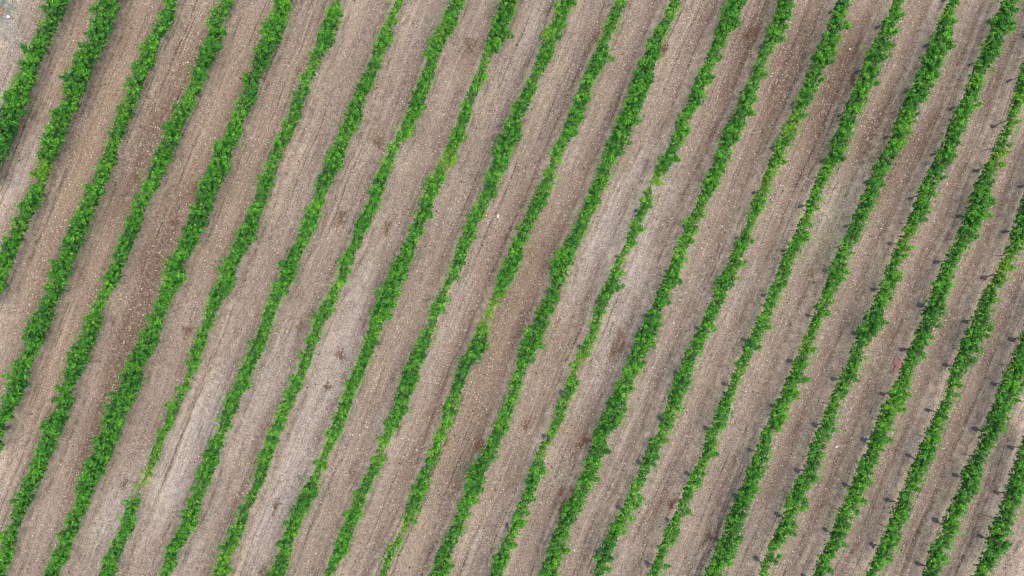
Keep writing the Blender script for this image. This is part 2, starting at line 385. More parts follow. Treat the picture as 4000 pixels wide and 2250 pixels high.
def mat_soil():
    m = N('vineyard_soil')
    a = m.n('ShaderNodeAttribute', attribute_name='soil'); sp = m.n('ShaderNodeSeparateColor'); m.l(a.outputs['Color'], sp.inputs[0])
    u = m.n('ShaderNodeAttribute', attribute_name='rowuv')
    tc = m.n('ShaderNodeTexCoord').outputs['Object']
    def rv(sx, sy):
        mp = m.n('ShaderNodeMapping'); mp.inputs['Scale'].default_value = (1000*sx, 1000*sy, 0.0); m.l(u.outputs['Color'], mp.inputs[0]); return mp.outputs[0]
    wide = m.noise(rv(1.1, 0.12), 1.0, 3); mid = m.noise(rv(4.0, 0.25), 1.0, 4, 0.6); fine = m.noise(rv(14.0, 0.9), 1.0, 3, 0.6)
    patch = m.noise(tc, 0.35, 4, 0.6); clod = m.noise(tc, 3.0, 5, 0.7); grain = m.noise(tc, 22.0, 4, 0.75)
    base = m.mix(m.mr(wide, 0.35, 0.65), SOIL['a'], SOIL['b'])
    base = m.mix(m.mr(patch, 0.35, 0.7), base, SOIL['c'])
    gr = m.n('ShaderNodeAttribute', attribute_name='growth'); gs = m.n('ShaderNodeSeparateColor'); m.l(gr.outputs['Color'], gs.inputs[0])
    base = m.mix(gs.outputs[2], base, SOIL['warm'])
    brk = m.math('ADD', m.math('MULTIPLY', m.math('SUBTRACT', mid, 0.5), 1.1), m.math('MULTIPLY', m.math('SUBTRACT', clod, 0.5), 0.9))
    bm_ = m.math('MULTIPLY', m.mr(m.math('ADD', sp.outputs[0], brk), 0.22, 0.75), m.mr(sp.outputs[0], 0.03, 0.3))
    gm_ = m.math('MULTIPLY', m.mr(m.math('ADD', sp.outputs[1], brk), 0.15, 0.80), m.mr(sp.outputs[1], 0.03, 0.3))
    base = m.mix(bm_, base, SOIL['brown'])
    base = m.mix(gm_, base, SOIL['grey'])
    ln_ = m.noise(rv(7.0, 0.045), 1.0, 2, 0.5)
    rut = m.math('MULTIPLY', m.mr(ln_, 0.60, 0.66), m.mr(m.noise(rv(1.2, 0.18), 1.0, 4, 0.6), 0.38, 0.62, 0.05, 0.48))
    lit = m.math('MULTIPLY', m.math('SUBTRACT', 1.0, m.mr(ln_, 0.34, 0.40)), 0.35)
    pu = m.n('ShaderNodeSeparateColor'); m.l(u.outputs['Color'], pu.inputs[0])
    pw = m.math('ADD', pu.outputs[2], m.math('MULTIPLY', m.math('SUBTRACT', wide, 0.5), 0.16))
    pw = m.math('ADD', pw, m.math('MULTIPLY', m.math('SUBTRACT', clod, 0.5), 0.10))
    lb = m.math('MULTIPLY', m.mr(pw, 0.27, 0.34), m.math('SUBTRACT', 1.0, m.mr(pw, 0.41, 0.46)))   # darker worked strip on one flank
    base = m.mix(m.math('MULTIPLY', lb, m.math('ADD', m.mr(patch, 0.36, 0.64, 0.0, 0.6), m.math('MULTIPLY', gs.outputs[2], 0.5), True)), base, SOIL['strip'])
    rb = m.math('MULTIPLY', m.mr(pw, 0.52, 0.57), m.math('SUBTRACT', 1.0, m.mr(pw, 0.64, 0.72)))
    base = m.mix(m.math('MULTIPLY', rb, m.mr(patch, 0.35, 0.6, 0.6, 0.15)), base, SOIL['berm'])
    base = m.mix(m.math('MULTIPLY', gs.outputs[0], m.mr(clod, 0.35, 0.6, 0.35, 1.0)), base, (0.16, 0.25, 0.30))
    # pale swept berm by the row foot, its edge wandering; colour raised to offset canopy shade
    dd = m.math('ADD', sp.outputs[2], m.math('MULTIPLY', m.math('SUBTRACT', mid, 0.5), 0.35))
    berm = m.math('SUBTRACT', 1.0, m.mr(dd, 0.24, 0.40))
    base = m.mix(m.math('MULTIPLY', berm, m.mr(clod, 0.3, 0.7, 0.15, 0.80)), base, SOIL['berm'])
    fur = m.math('MULTIPLY', m.mr(dd, 0.33, 0.40), m.math('SUBTRACT', 1.0, m.mr(dd, 0.42, 0.52)))
    fur = m.math('MULTIPLY', fur, m.mr(m.noise(rv(2.0, 0.9), 1.0, 4, 0.7), 0.46, 0.66, 0.0, 0.75))
    base = m.mix(fur, base, SOIL['furrow'])
    base = m.mix(m.math('MULTIPLY', gs.outputs[1], m.mr(clod, 0.35, 0.65, 0.0, 0.75)), base, (0.27, 0.265, 0.165))
    k = m.math('ADD', m.mr(mid, 0.3, 0.7, -0.15, 0.15), m.mr(fine, 0.3, 0.7, -0.13, 0.13))
    k = m.math('ADD', k, m.mr(clod, 0.3, 0.7, -0.20, 0.20)); k = m.math('ADD', k, m.mr(grain, 0.35, 0.65, -0.42, 0.42))
    k = m.math('ADD', k, 1.0); k = m.math('SUBTRACT', k, rut); k = m.math('ADD', k, m.math('MULTIPLY', lit, 0.5))
    # small clods and gravel
    vo = m.n('ShaderNodeTexVoronoi', i_Scale=13.0, i_Randomness=1.0); m.l(tc, vo.inputs['Vector'])
    vs = m.n('ShaderNodeSeparateColor'); m.l(vo.outputs['Color'], vs.inputs[0])
    near = m.math('SUBTRACT', 1.0, m.mr(vo.outputs['Distance'], 0.16, 0.34))
    wht = m.math('MULTIPLY', near, m.mr(vs.outputs[0], 0.66, 0.90)); drk = m.math('MULTIPLY', near, m.mr(vs.outputs[1], 0.72, 0.92))
    vo2 = m.n('ShaderNodeTexVoronoi', i_Scale=24.0, i_Randomness=1.0); m.l(tc, vo2.inputs['Vector'])
    vs2 = m.n('ShaderNodeSeparateColor'); m.l(vo2.outputs['Color'], vs2.inputs[0])
    k = m.math('ADD', k, m.mr(vs2.outputs[0], 0, 1, -0.26, 0.26))
    vo3 = m.n('ShaderNodeTexVoronoi', i_Scale=15.0, i_Randomness=1.0); m.l(tc, vo3.inputs['Vector'])
    vs3 = m.n('ShaderNodeSeparateColor'); m.l(vo3.outputs['Color'], vs3.inputs[0])
    cel = m.math('SUBTRACT', 1.0, m.mr(vo3.outputs['Distance'], 0.22, 0.42))
    stony = m.mr(m.noise(tc, 0.9, 3, 0.6), 0.38, 0.62, 0.25, 1.0)
    k = m.math('ADD', k, m.math('MULTIPLY', m.math('MULTIPLY', cel, m.mr(vs3.outputs[0], 0, 1, -0.30, 0.42)), stony))
    base = m.mix(m.math('MULTIPLY', cel, 0.35), base, m.mix(vs3.outputs[2], (0.34, 0.245, 0.165), (0.26, 0.245, 0.26)))
    sc = m.n('ShaderNodeVectorMath', operation='SCALE'); m.l(base, sc.inputs[0]); m.l(k, sc.inputs['Scale'])
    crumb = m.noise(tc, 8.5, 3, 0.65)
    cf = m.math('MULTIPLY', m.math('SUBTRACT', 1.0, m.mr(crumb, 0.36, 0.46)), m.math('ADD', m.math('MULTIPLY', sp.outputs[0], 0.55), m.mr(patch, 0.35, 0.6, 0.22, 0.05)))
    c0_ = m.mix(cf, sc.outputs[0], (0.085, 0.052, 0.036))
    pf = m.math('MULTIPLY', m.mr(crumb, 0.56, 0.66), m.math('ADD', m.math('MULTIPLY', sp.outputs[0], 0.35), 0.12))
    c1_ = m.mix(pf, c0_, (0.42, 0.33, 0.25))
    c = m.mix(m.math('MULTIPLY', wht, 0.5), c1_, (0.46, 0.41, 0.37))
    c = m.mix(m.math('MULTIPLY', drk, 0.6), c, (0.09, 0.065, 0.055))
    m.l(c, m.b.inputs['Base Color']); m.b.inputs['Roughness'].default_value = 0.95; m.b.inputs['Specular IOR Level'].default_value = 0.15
    hgt = m.math('ADD', m.math('MULTIPLY', grain, 0.4), m.math('MULTIPLY', clod, 0.8)); hgt = m.math('ADD', hgt, m.math('MULTIPLY', near, 0.5)); hgt = m.math('ADD', hgt, m.math('MULTIPLY', fine, 0.5))
    b = m.n('ShaderNodeBump', i_Strength=0.8, i_Distance=0.05); m.l(hgt, b.inputs['Height']); m.l(b.outputs[0], m.b.inputs['Normal'])
    return m.m
SOIL = dict(a=(0.262, 0.213, 0.164), b=(0.236, 0.202, 0.175), c=(0.238, 0.195, 0.156), brown=(0.138, 0.096, 0.071), grey=(0.312, 0.280, 0.252), berm=(0.42, 0.345, 0.262), furrow=(0.105, 0.070, 0.050), strip=(0.165, 0.118, 0.092), warm=(0.258, 0.192, 0.136))
M_soil = mat_soil()
ground = mesh_np('ground', np.stack([GX, GY, Z], -1).reshape(-1, 3), quads, M_soil, attrs={'soil': attr, 'rowuv': rowuv, 'growth': pat}, smooth=True)
tag(ground, 'pale brown stony vineyard soil raked in long streaks between the rows', kind='structure')

def gz(x, y):                     # soil height
    i = np.clip(np.searchsorted(xs, x), 1, nx-1); j = np.clip(np.searchsorted(ys, y), 1, ny-1)
    return Z[j, i]
def gd(x, y):
    i = np.clip(np.searchsorted(xs, x), 1, nx-1); j = np.clip(np.searchsorted(ys, y), 1, ny-1)
    return dist[j, i], ph[j, i]

# ------------------------------------------------------------------ vine rows
def rotframe(nrm, g):
    n = nrm/np.linalg.norm(nrm, axis=1, keepdims=True)
    r = g.normal(size=n.shape); t = np.cross(n, r); t /= np.linalg.norm(t, axis=1, keepdims=True)
    b = np.cross(n, t); return n, t, b

def leaves(pos, nrm, size, g):
    """folded lobed leaves: 6 vertices, 2 quads"""
    n, t, b = rotframe(nrm, g); s = size[:, None]
    fold = (0.12+0.2*g.random(len(pos)))[:, None]
    asp = g.uniform(0.5, 1.0, len(pos))[:, None]; b = b*asp
    v = np.stack([pos - t*s*0.55,
                  pos - b*s*0.50 - t*s*0.12 - n*s*fold,
                  pos - b*s*0.26 + t*s*0.42 - n*s*fold*0.6,
                  pos + t*s*0.60,
                  pos + b*s*0.26 + t*s*0.42 - n*s*fold*0.6,
                  pos + b*s*0.50 - t*s*0.12 - n*s*fold], 1)
    base = np.arange(len(pos))*6
    q = np.concatenate([np.stack([base, base+1, base+2, base+3], 1), np.stack([base, base+3, base+4, base+5], 1)])
    return v.reshape(-1, 3), q

def tube(pts, rad, n=7, cap=True):
    pts = np.array(pts, float); V = []; F = []
    for i, p in enumerate(pts):
        d = pts[min(i+1, len(pts)-1)]-pts[max(i-1, 0)]; d /= np.linalg.norm(d)+1e-9
        a = np.cross(d, [0.3, 1.0, 0.2]); a /= np.linalg.norm(a)+1e-9; b = np.cross(d, a)
        for k in range(n):
            th = 2*np.pi*k/n; V.append(p+rad[i]*(a*np.cos(th)+b*np.sin(th)))
    for i in range(len(pts)-1):
        for k in range(n):
            k2 = (k+1) % n; F.append((i*n+k, i*n+k2, (i+1)*n+k2, (i+1)*n+k))
    if cap:
        c = len(V); V.append(pts[-1]+(pts[-1]-pts[-2])*0.05)
        o = (len(pts)-1)*n
        for k in range(n): F.append((o+k, o+(k+1) % n, c, c))
    return V, F
def mesh_py(name, V, F, mat, parent=None, smooth=True):
    me = bpy.data.meshes.new(name)
    F = [tuple(dict.fromkeys(f)) for f in F]
    me.from_pydata([tuple(map(float, v)) for v in V], [], F); me.update()
    if smooth:
        for p in me.polygons: p.use_smooth = True
    me.materials.append(mat)
    o = bpy.data.objects.new(name, me); COL.objects.link(o)
    if parent is not None: o.parent = parent
    return o

TRUNK_Y = {'Q': 2, 'R': 1127, 'S': 1189, 'T': 1253, 'U': 1327, 'V': 1742, 'P': 1329, 'O': 1612, 'C': 612, 'D': 900, 'E': 330}
# a few trunk shapes shared by all rows: swollen grey head at the foot, crooked stem up into the leaves
def trunk_mesh(seed):
    g = np.random.default_rng(seed)
    hook = g.uniform(-0.12, 0.12, 2)
    P = [(0, 0, -0.04), (g.uniform(-.02, .02), g.uniform(-.02, .02), 0.08), (g.uniform(-.04, .04), g.uniform(-.05, .05), 0.20)]
    R = [0.10, 0.115, 0.115]
    for k, z in enumerate((0.30, 0.45, 0.62, 0.82, 1.05, 1.3)):
        f = (k+1)/6
        P.append((LEAN*z + hook[0]*math.sin(f*3.0) + g.uniform(-.02, .02), hook[1]*math.sin(f*3.0)*1.2 + g.uniform(-.02, .02), z))
        R.append(0.042-0.024*f)
    V, F = tube(P, R, 9)
    V = [v*(1) + g.normal(0, 0.007, 3) for v in np.array(V)]
    # cut spurs round the head
    for _ in range(4):
        a = g.uniform(0, 6.28); l = g.uniform(0.10, 0.2)
        p0 = np.array([0, 0, 0.20]); d = np.array([math.cos(a), math.sin(a), g.uniform(0.1, .8)])
        v, f = tube([p0, p0+d*l*0.6, p0+d*l+np.array([0, 0, .03])], [0.04, 0.026, 0.014], 6)
        o = len(V); V += list(v); F += [tuple(i+o for i in q) for q in f]
    return V, F
trunk_lib = [trunk_mesh(100+i) for i in range(6)]
trunk_me = []

def new_trunk(k, loc, rz, parent, sc):
    if len(trunk_me) <= k:
        o = mesh_py('trunk', trunk_lib[k][0], trunk_lib[k][1], M_trunk, parent); trunk_me.append(o.data)
    else:
        o = bpy.data.objects.new('trunk', trunk_me[k]); COL.objects.link(o); o.parent = parent
    o.location = loc; o.scale = (sc, sc, 1)
    return o

NLEAF = 0
def build_row(ri, r):
    global NLEAF
    g = np.random.default_rng(1000+ri)
    t, c, h = row_arrays(r)
    wc = Wob(70, 10+ri); wh = Wob(45, 40+ri); wf = Wob(17, 70+ri)
    def cen(y): return np.interp(y, t, c) + wc(y)*2.0 + wf(y)*2.0
    def hw(y):
        b = np.interp(y, t, h); return np.maximum(b*0.5, b*1.02-0.035*np.abs((cen(y)-2000)/33.3+12))*(1+0.09*wh(y)+0.21*wf(y+500))
    ya, yb = t[0], t[-1]
    root_y = (max(ya, 0)+min(yb, 2250))/2
    rx = float(wx(np.interp(root_y, t, c), ZC)-LEAN*ZC); ry = float(wy(root_y, ZC))
    root = empty('vine_row', (rx, ry, float(gz(rx, ry))))
    tag(root, LB[r], 'vine row', 'parallel trellised vine rows across the field')
    P0 = np.array(root.location)
    L = yb-ya
    # ---- clumps
    def samp(n):                  # y positions weighted by width
        y = g.uniform(ya, yb, int(n*3)); p = hw(y)/h.max(); return y[g.random(len(y)) < p][:n]
    area = np.trapezoid(hw(np.linspace(ya, yb, 400))*2, np.linspace(ya, yb, 400))/80.0**2 if hasattr(np, 'trapezoid') else np.trapz(hw(np.linspace(ya, yb, 400))*2, np.linspace(ya, yb, 400))/80.0**2
    nc = int(area*44)
    yc = samp(nc); nc = len(yc)
    hwc = hw(yc)/80.0            # metres
    s = g.uniform(-1, 1, nc); s = np.where(g.random(nc) < 0.10, s*1.35, s); rad = np.minimum(g.uniform(0.05, 0.13, nc), np.maximum(hwc*0.6, 0.03))
    off = s*np.maximum(hwc-rad*0.95-0.035, 0.005)
    prof = np.sqrt(np.clip(1-(0.8*s)**2, 0.05, 1))
    zc = 0.92 + (0.10+0.32*np.minimum(hwc/0.35, 1.3))*prof*g.uniform(0.3, 1.0, nc)
    # side tufts standing out of the wall of leaves
    nt_ = int(L/80*1.5); tc_ = []
    for _ in range(nt_):
        y0_ = g.uniform(ya, yb); sd_ = g.choice([-1, 1]); ex = g.uniform(0.05, 0.26); dy_ = g.uniform(-0.5, 0.5)
        h0 = max(float(hw(y0_))/80, 0.05); kk_ = int(5+ex*26)
        for f_ in np.linspace(0.15, 1, kk_):
            tc_.append((y0_-dy_*ex*80*f_+g.normal(0, 5*(1.1-f_)), sd_*(h0*0.85+ex*f_)+g.normal(0, .02), g.uniform(1.0, 1.3), 0.10*(1.15-f_*0.65)))
    if tc_:
        tc_ = np.array(tc_); yc = np.concatenate([yc, tc_[:, 0]]); off = np.concatenate([off, tc_[:, 1]]); zc = np.concatenate([zc, tc_[:, 2]]); rad = np.concatenate([rad, tc_[:, 3]]); nc = len(yc)
    per = np.clip((rad/0.11)**2*34, 9, 60).astype(int)
    ci = np.repeat(np.arange(nc), per); n = len(ci)
    d = g.normal(size=(n, 3)); d /= np.linalg.norm(d, axis=1, keepdims=True); d[:, 2] = np.abs(d[:, 2])*1.0-0.15*g.random(n)
    rr = rad[ci]*(0.5+0.65*g.random(n))
    ycc = yc[ci]
    X = wx(cen(ycc), ZC) + off[ci] + d[:, 0]*rr; Y = wy(ycc, ZC) + d[:, 1]*rr*1.1; Zp = zc[ci] + d[:, 2]*rr*0.9
    nrm = d*0.9 + np.array([0, 0, 0.7]) + g.normal(0, 0.35, (n, 3))
    size = 0.036+0.062*g.random(n)**1.3
    clb = g.normal(0, 0.10, nc)   # each clump's own tone: young tips pale, old leaves dark
    tone = 0.43 + clb[ci] + g.normal(0, 0.20, n) + 0.35*(Zp-1.12) + 0.28*(g.random(n) < 0.10)  # paler tops and odd bright leaves put light and highlights into the tone
    yel = np.clip(0.10*np.clip(clb[ci]*5, 0, 1)+g.normal(0, 0.06, n), 0, 1); blu = np.clip(-clb[ci]*2.0+g.normal(0.0, 0.10, n), 0, 0.8)
    A = [(X, Y, Zp, nrm, size, tone, yel, blu, ycc)]
    # ---- fill underneath, its darker tone painting the shade inside the gaps
    nf = int(area*480); yf = samp(nf); nf = len(yf)
    sf = g.uniform(-1, 1, nf)*0.80
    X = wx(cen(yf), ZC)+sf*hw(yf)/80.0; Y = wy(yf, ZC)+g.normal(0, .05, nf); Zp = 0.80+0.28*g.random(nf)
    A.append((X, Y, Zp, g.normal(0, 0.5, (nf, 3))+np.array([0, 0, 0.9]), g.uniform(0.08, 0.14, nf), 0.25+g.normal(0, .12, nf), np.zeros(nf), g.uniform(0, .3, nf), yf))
    # ---- shoots reaching out sideways and along the row
    ns = int(L/80*13); stV = []; stF = []
    ysx = g.uniform(ya, yb, ns); side = np.where(g.random(ns) < 0.52, 1, -1)
    for k in range(ns):
        y = ysx[k]; hh = float(hw(y))/80
        if hh < 0.12 and g.random() < .5: continue
        ln = g.uniform(0.06, 0.24)*(1.9 if g.random() < 0.14 else 1)
        p = np.array([float(wx(cen(y), ZC))+side[k]*hh*0.75, float(wy(y, ZC)), g.uniform(0.95, 1.35)])
        dr = np.array([side[k]*g.uniform(0.5, 1.0), g.uniform(-0.8, 0.8), g.uniform(-0.1, 0.5)]); dr /= np.linalg.norm(dr)
        m_ = int(6+ln*34); q = []
        f = np.linspace(0, 1, m_)
        pts = p + np.outer(f*ln*1.25, dr) + np.outer(f**2*ln*0.5, [0, 0, -0.6]) + g.normal(0, 0.018, (m_, 3))
        v, fc = tube([pts[0], pts[m_//2], pts[-1]], [0.006, 0.005, 0.003], 4, False)
        o = len(stV); stV += v; stF += [tuple(i+o for i in qq) for qq in fc]
        tn = g.uniform(0.45, 0.85)
        A.append((pts[:, 0], pts[:, 1], pts[:, 2], g.normal(0, .5, (m_, 3))+np.array([0, 0, .9]), g.uniform(0.045, 0.085, m_)*(1-0.5*f), tn+g.normal(0, .1, m_), np.full(m_, max(0, g.normal(.12, .15))), np.zeros(m_), np.full(m_, y)))
    X, Y, Zp, nrm, size, tone, yel, blu, yref = [np.concatenate([a[i] for a in A]) for i in range(9)]
    X = X + LEAN*(Zp-ZC)
    # thin stretches carry younger, yellower leaves; local yellowing spots
    hm = np.interp(yref, t, h)/80
    slow = Wob(420, 300+ri)(yref)*0.08 + Wob(60, 350+ri)(yref)*0.09
    tone = tone + np.clip((0.34-hm)*0.75, -0.05, 0.14) + slow
    yel = yel + np.clip((0.20-hm)*1.2, 0, 0.22)
    px = 2000 + X*2666.667/(H-Zp); py = 1125 - Y*2666.667/(H-Zp)
    for (a, b, q) in YEL:
        kk = np.exp(-((px-a)**2+(py-b)**2)/q**2); yel += 0.34*kk; tone += 0.06*kk
    # knock leaves out of the thin stretches
    keep = np.ones(len(X), bool)
    for (a, b, q, fr) in GAPS:
        kk = np.exp(-((px-a)**2+(py-b)**2)/q**2); keep &= g.random(len(X)) > fr*kk
    keep &= (px > -180) & (px < 4180)
    X, Y, Zp, nrm, size, tone, yel, blu = [q[keep] for q in (X, Y, Zp, nrm, size, tone, yel, blu)]
    V, Q = leaves(np.stack([X, Y, Zp], 1), nrm, size, g)
    at = np.stack([np.clip(tone, 0, 1), np.clip(yel, 0, 1), np.clip(blu, 0, 1)], 1); at = np.repeat(at, 6, axis=0)
    NLEAF += len(X)
    if stV:
        sV = np.array(stV); sQ = np.array([q for q in stF])+len(V)
        V = np.concatenate([V, sV]); Q = np.concatenate([Q, sQ]); at = np.concatenate([at, np.tile([0.75, 0.4, 0.0], (len(sV), 1))])
    mesh_np('foliage', V, Q, M_leaf, root, attrs={'leaf': at})
    # ---- woody canes along the wires, showing where leaves are thin
    for q in range(2):
        yy_ = np.arange(ya+6, yb-6, 22.0)
        cx = wx(cen(yy_), ZC)+g.normal(0, .03, len(yy_)); cy = wy(yy_, ZC); cz = np.full(len(yy_), 0.95+0.25*q)+g.normal(0, .02, len(yy_))
        cx = cx + LEAN*(cz-ZC)
        ok = (cx > -27) & (cx < 27)
        v, f = tube(np.stack([cx, cy, cz], 1)[ok]-P0, [0.012]*int(ok.sum()), 4, False)
        mesh_py('cane', v, f, M_cane, root)
    # ---- trunks
    a0 = TRUNK_Y.get(r, 40+37*ri % 172)
    y = a0 - 174*math.ceil((a0-ya)/174)
    k = ri
    while y < yb:
        if y > ya:
            z = 0; yw = float(wy(y)); x = float(np.interp(yw, yy, foot_of[r])); zz = float(gz(x, yw))
            if -26.5 < x < 26.5:
                new_trunk(k % 6, (x-P0[0]+g.normal(0, .03), yw-P0[1], zz-P0[2]), 0, root, g.uniform(0.45, 0.7) if y < 1000 else g.uniform(0.6, 0.9))
        k += 1; y += 174*g.uniform(0.97, 1.03)
    # ---- thin metal stakes between the vines
    y = a0 - 174*math.ceil((a0-ya)/174) + 95
    while y < yb:
        yw = float(wy(y)); x = float(np.interp(yw, yy, foot_of[r]))
        if ya < y and -26.3 < x < 26.3:
            zz = float(gz(x, yw)); p = np.array([x, yw, zz]) - P0; dx = g.normal(0, .02)
            v, f = tube([p-np.array([0, 0, .05]), p+np.array([LEAN*0.8+dx, 0, .8]), p+np.array([LEAN*1.5+dx, 0, 1.5])], [0.016, 0.016, 0.016], 6)
            mesh_py('stake', v, f, M_post, root)
        y += 348
    return root
GAPS = [(35,2043,22,1.0),(550,1905,25,.9),(520,1925,20,.85),(575,1880,20,.8),(1900,1250,22,.85),(2265,1400,22,.5),(2550,730,22,.6),(1485,1768,22,.6),(1490,1785,16,.5),(3560,935,40,.5),(3590,915,20,.4),(1578,2085,22,.7),(2420,1185,20,.3),(3905,1010,35,.45),(1758,650,40,.45),(1890,235,16,.4),(3935,455,35,.3),(2480,590,20,.2),(1990,450,1,.1),(3600,690,14,.6)]
M_cane = mat_simple('cane_bark', (0.14, 0.10, 0.06), (0.26, 0.20, 0.12), 30, 0.9)
M_shoot = mat_simple('green_shoot', (0.10, 0.20, 0.03), (0.18, 0.28, 0.05), 20, 0.6)
foot_of = {}
for r in ROWS:
    t, c, h = row_arrays(r)
    f = np.interp(yy, wy(t, ZC)[::-1], (wx(c, ZC)-LEAN*ZC)[::-1], left=np.nan, right=np.nan); foot_of[r] = fill(f)
for ri, r in enumerate(ROWS): build_row(ri, r)
print('leaves', NLEAF)

# ------------------------------------------------------------------ loose stones
def stones(name, n, lo, hi, cols, seed, bias=None, flat=0.55):
    g = np.random.default_rng(seed)
    X = g.uniform(-26.5, 26.5, n); Y = g.uniform(-15.5, 15.5, n)
    d, p = gd(X, Y)
    keep = g.random(n) < np.where(d < 0.35, 0.45, 1.0)
    dens = vnoise(X, Y, 1.5, 1.5, seed+3); keep &= g.random(n) < np.clip(0.65+0.35*dens, 0.15, 1)
    X, Y = X[keep], Y[keep]; n = len(X)
    s = lo+(hi-lo)*g.random(n)**1.9
    # squashed octahedra with jittered corners, subdivided look from 10 vertices
    ang = np.linspace(0, 2*np.pi, 5)[:-1]
    ring = np.array([[np.cos(a), np.sin(a), 0] for a in np.linspace(0, 2*np.pi, 6)[:-1]]); top = ring*0.62+np.array([0, 0, .75])
    tpl = np.concatenate([ring, top, [[0, 0, 1.0]]])
    V = tpl[None]*(1+g.normal(0, .16, (n, 11, 3)))
    th = g.uniform(0, 6.28, n); ca, sa = np.cos(th), np.sin(th); e = g.uniform(0.6, 1.0, n)
    x = V[:, :, 0]*s[:, None]; y = V[:, :, 1]*s[:, None]*e[:, None]; z = V[:, :, 2]*s[:, None]*flat
    Vx = x*ca[:, None]-y*sa[:, None]+X[:, None]; Vy = x*sa[:, None]+y*ca[:, None]+Y[:, None]; Vz = z + gz(X, Y)[:, None]-s[:, None]*0.12
    V = np.stack([Vx, Vy, Vz], -1).reshape(-1, 3)
    tri = []
    for k in range(5):
        k2 = (k+1) % 5; tri += [(k, k2, 5+k2), (k, 5+k2, 5+k), (5+k, 5+k2, 10)]
    tri = np.array(tri); F = (tri[None]+(np.arange(n)*11)[:, None, None]).reshape(-1, 3)
    cols = np.array(cols); ci = g.integers(0, len(cols), n); c = cols[ci]*(1+g.normal(0, .15, (n, 1)))
    return mesh_np(name, V, F, M_stone, attrs={'tint': np.repeat(np.clip(c, 0.01, .8), 11, axis=0)}, smooth=False)
o = stones('gravel', 150000, 0.012, 0.046, [(.50,.44,.38),(.44,.37,.31),(.47,.42,.37),(.38,.31,.26),(.36,.30,.26),(.34,.28,.24),(.30,.23,.18),(.46,.38,.31),(.24,.17,.13),(.20,.15,.12)], 5)
tag(o, 'pale and brown pebbles strewn all over the vineyard soil', 'gravel', kind='stuff')
o = stones('white_stones', 15000, 0.014, 0.040, [(.55,.49,.43),(.60,.55,.49),(.48,.41,.34)], 15)
tag(o, 'chalky pale stones scattered over the soil', 'stones', kind='stuff')
o = stones('dirt_clods', 3000, 0.02, 0.060, [(.05,.035,.03),(.07,.045,.035),(.09,.06,.05),(.04,.03,.035)], 9, flat=0.7)
tag(o, 'small dark clods and shrivelled fruit lying between the rows', 'clods', kind='stuff')

# ------------------------------------------------------------------ dry leaves and twigs
def litter_arrays(g, X, Y, cols, smin=0.03, smax=0.075, up=0.04):
    n = len(X); P = np.stack([X, Y, gz(X, Y)+0.008+g.random(n)*up], 1)
    nr = g.normal(0, .55, (n, 3))+np.array([0, 0, .8])
    V, Q = leaves(P, nr, g.uniform(smin, smax, n), g)
    c = np.array(cols)[g.integers(0, len(cols), n)]*(1+g.normal(0, .2, (n, 1)))
    return V, Q, np.repeat(np.clip(c, .01, .6), 6, axis=0)
def twigs(g, x0, y0, rl, rc, n):
    V = []; F = []
    for _ in range(n):
        a = np.clip(g.normal(), -1.4, 1.4)*rl*0.5; b = np.clip(g.normal(), -1.4, 1.4)*rc*0.5
        x = x0+a*0.38+b*0.925; y = y0+a*0.925-b*0.38; th = g.uniform(0, 6.28); l = g.uniform(.08, .3)
        z = float(gz(x, y))+0.012+g.random()*0.04; bend = g.normal(0, .06)
        pts = [(x-math.cos(th)*l/2, y-math.sin(th)*l/2, z), (x-math.sin(th)*bend, y+math.cos(th)*bend, z+0.015), (x+math.cos(th)*l/2, y+math.sin(th)*l/2, z)]
        v, f = tube(pts, [.006, .006, .004], 4, False); o = len(V); V += v; F += [tuple(i+o for i in q) for q in f]
    return V, F
RED = [(.22,.095,.06),(.16,.075,.05),(.27,.14,.09),(.13,.065,.045),(.28,.18,.13)]
BRN = [(.19,.115,.070),(.14,.085,.055),(.27,.18,.11),(.10,.062,.045),(.32,.23,.15)]
STRAW = [(.42,.35,.25),(.34,.28,.20),(.26,.21,.15),(.46,.40,.30)]
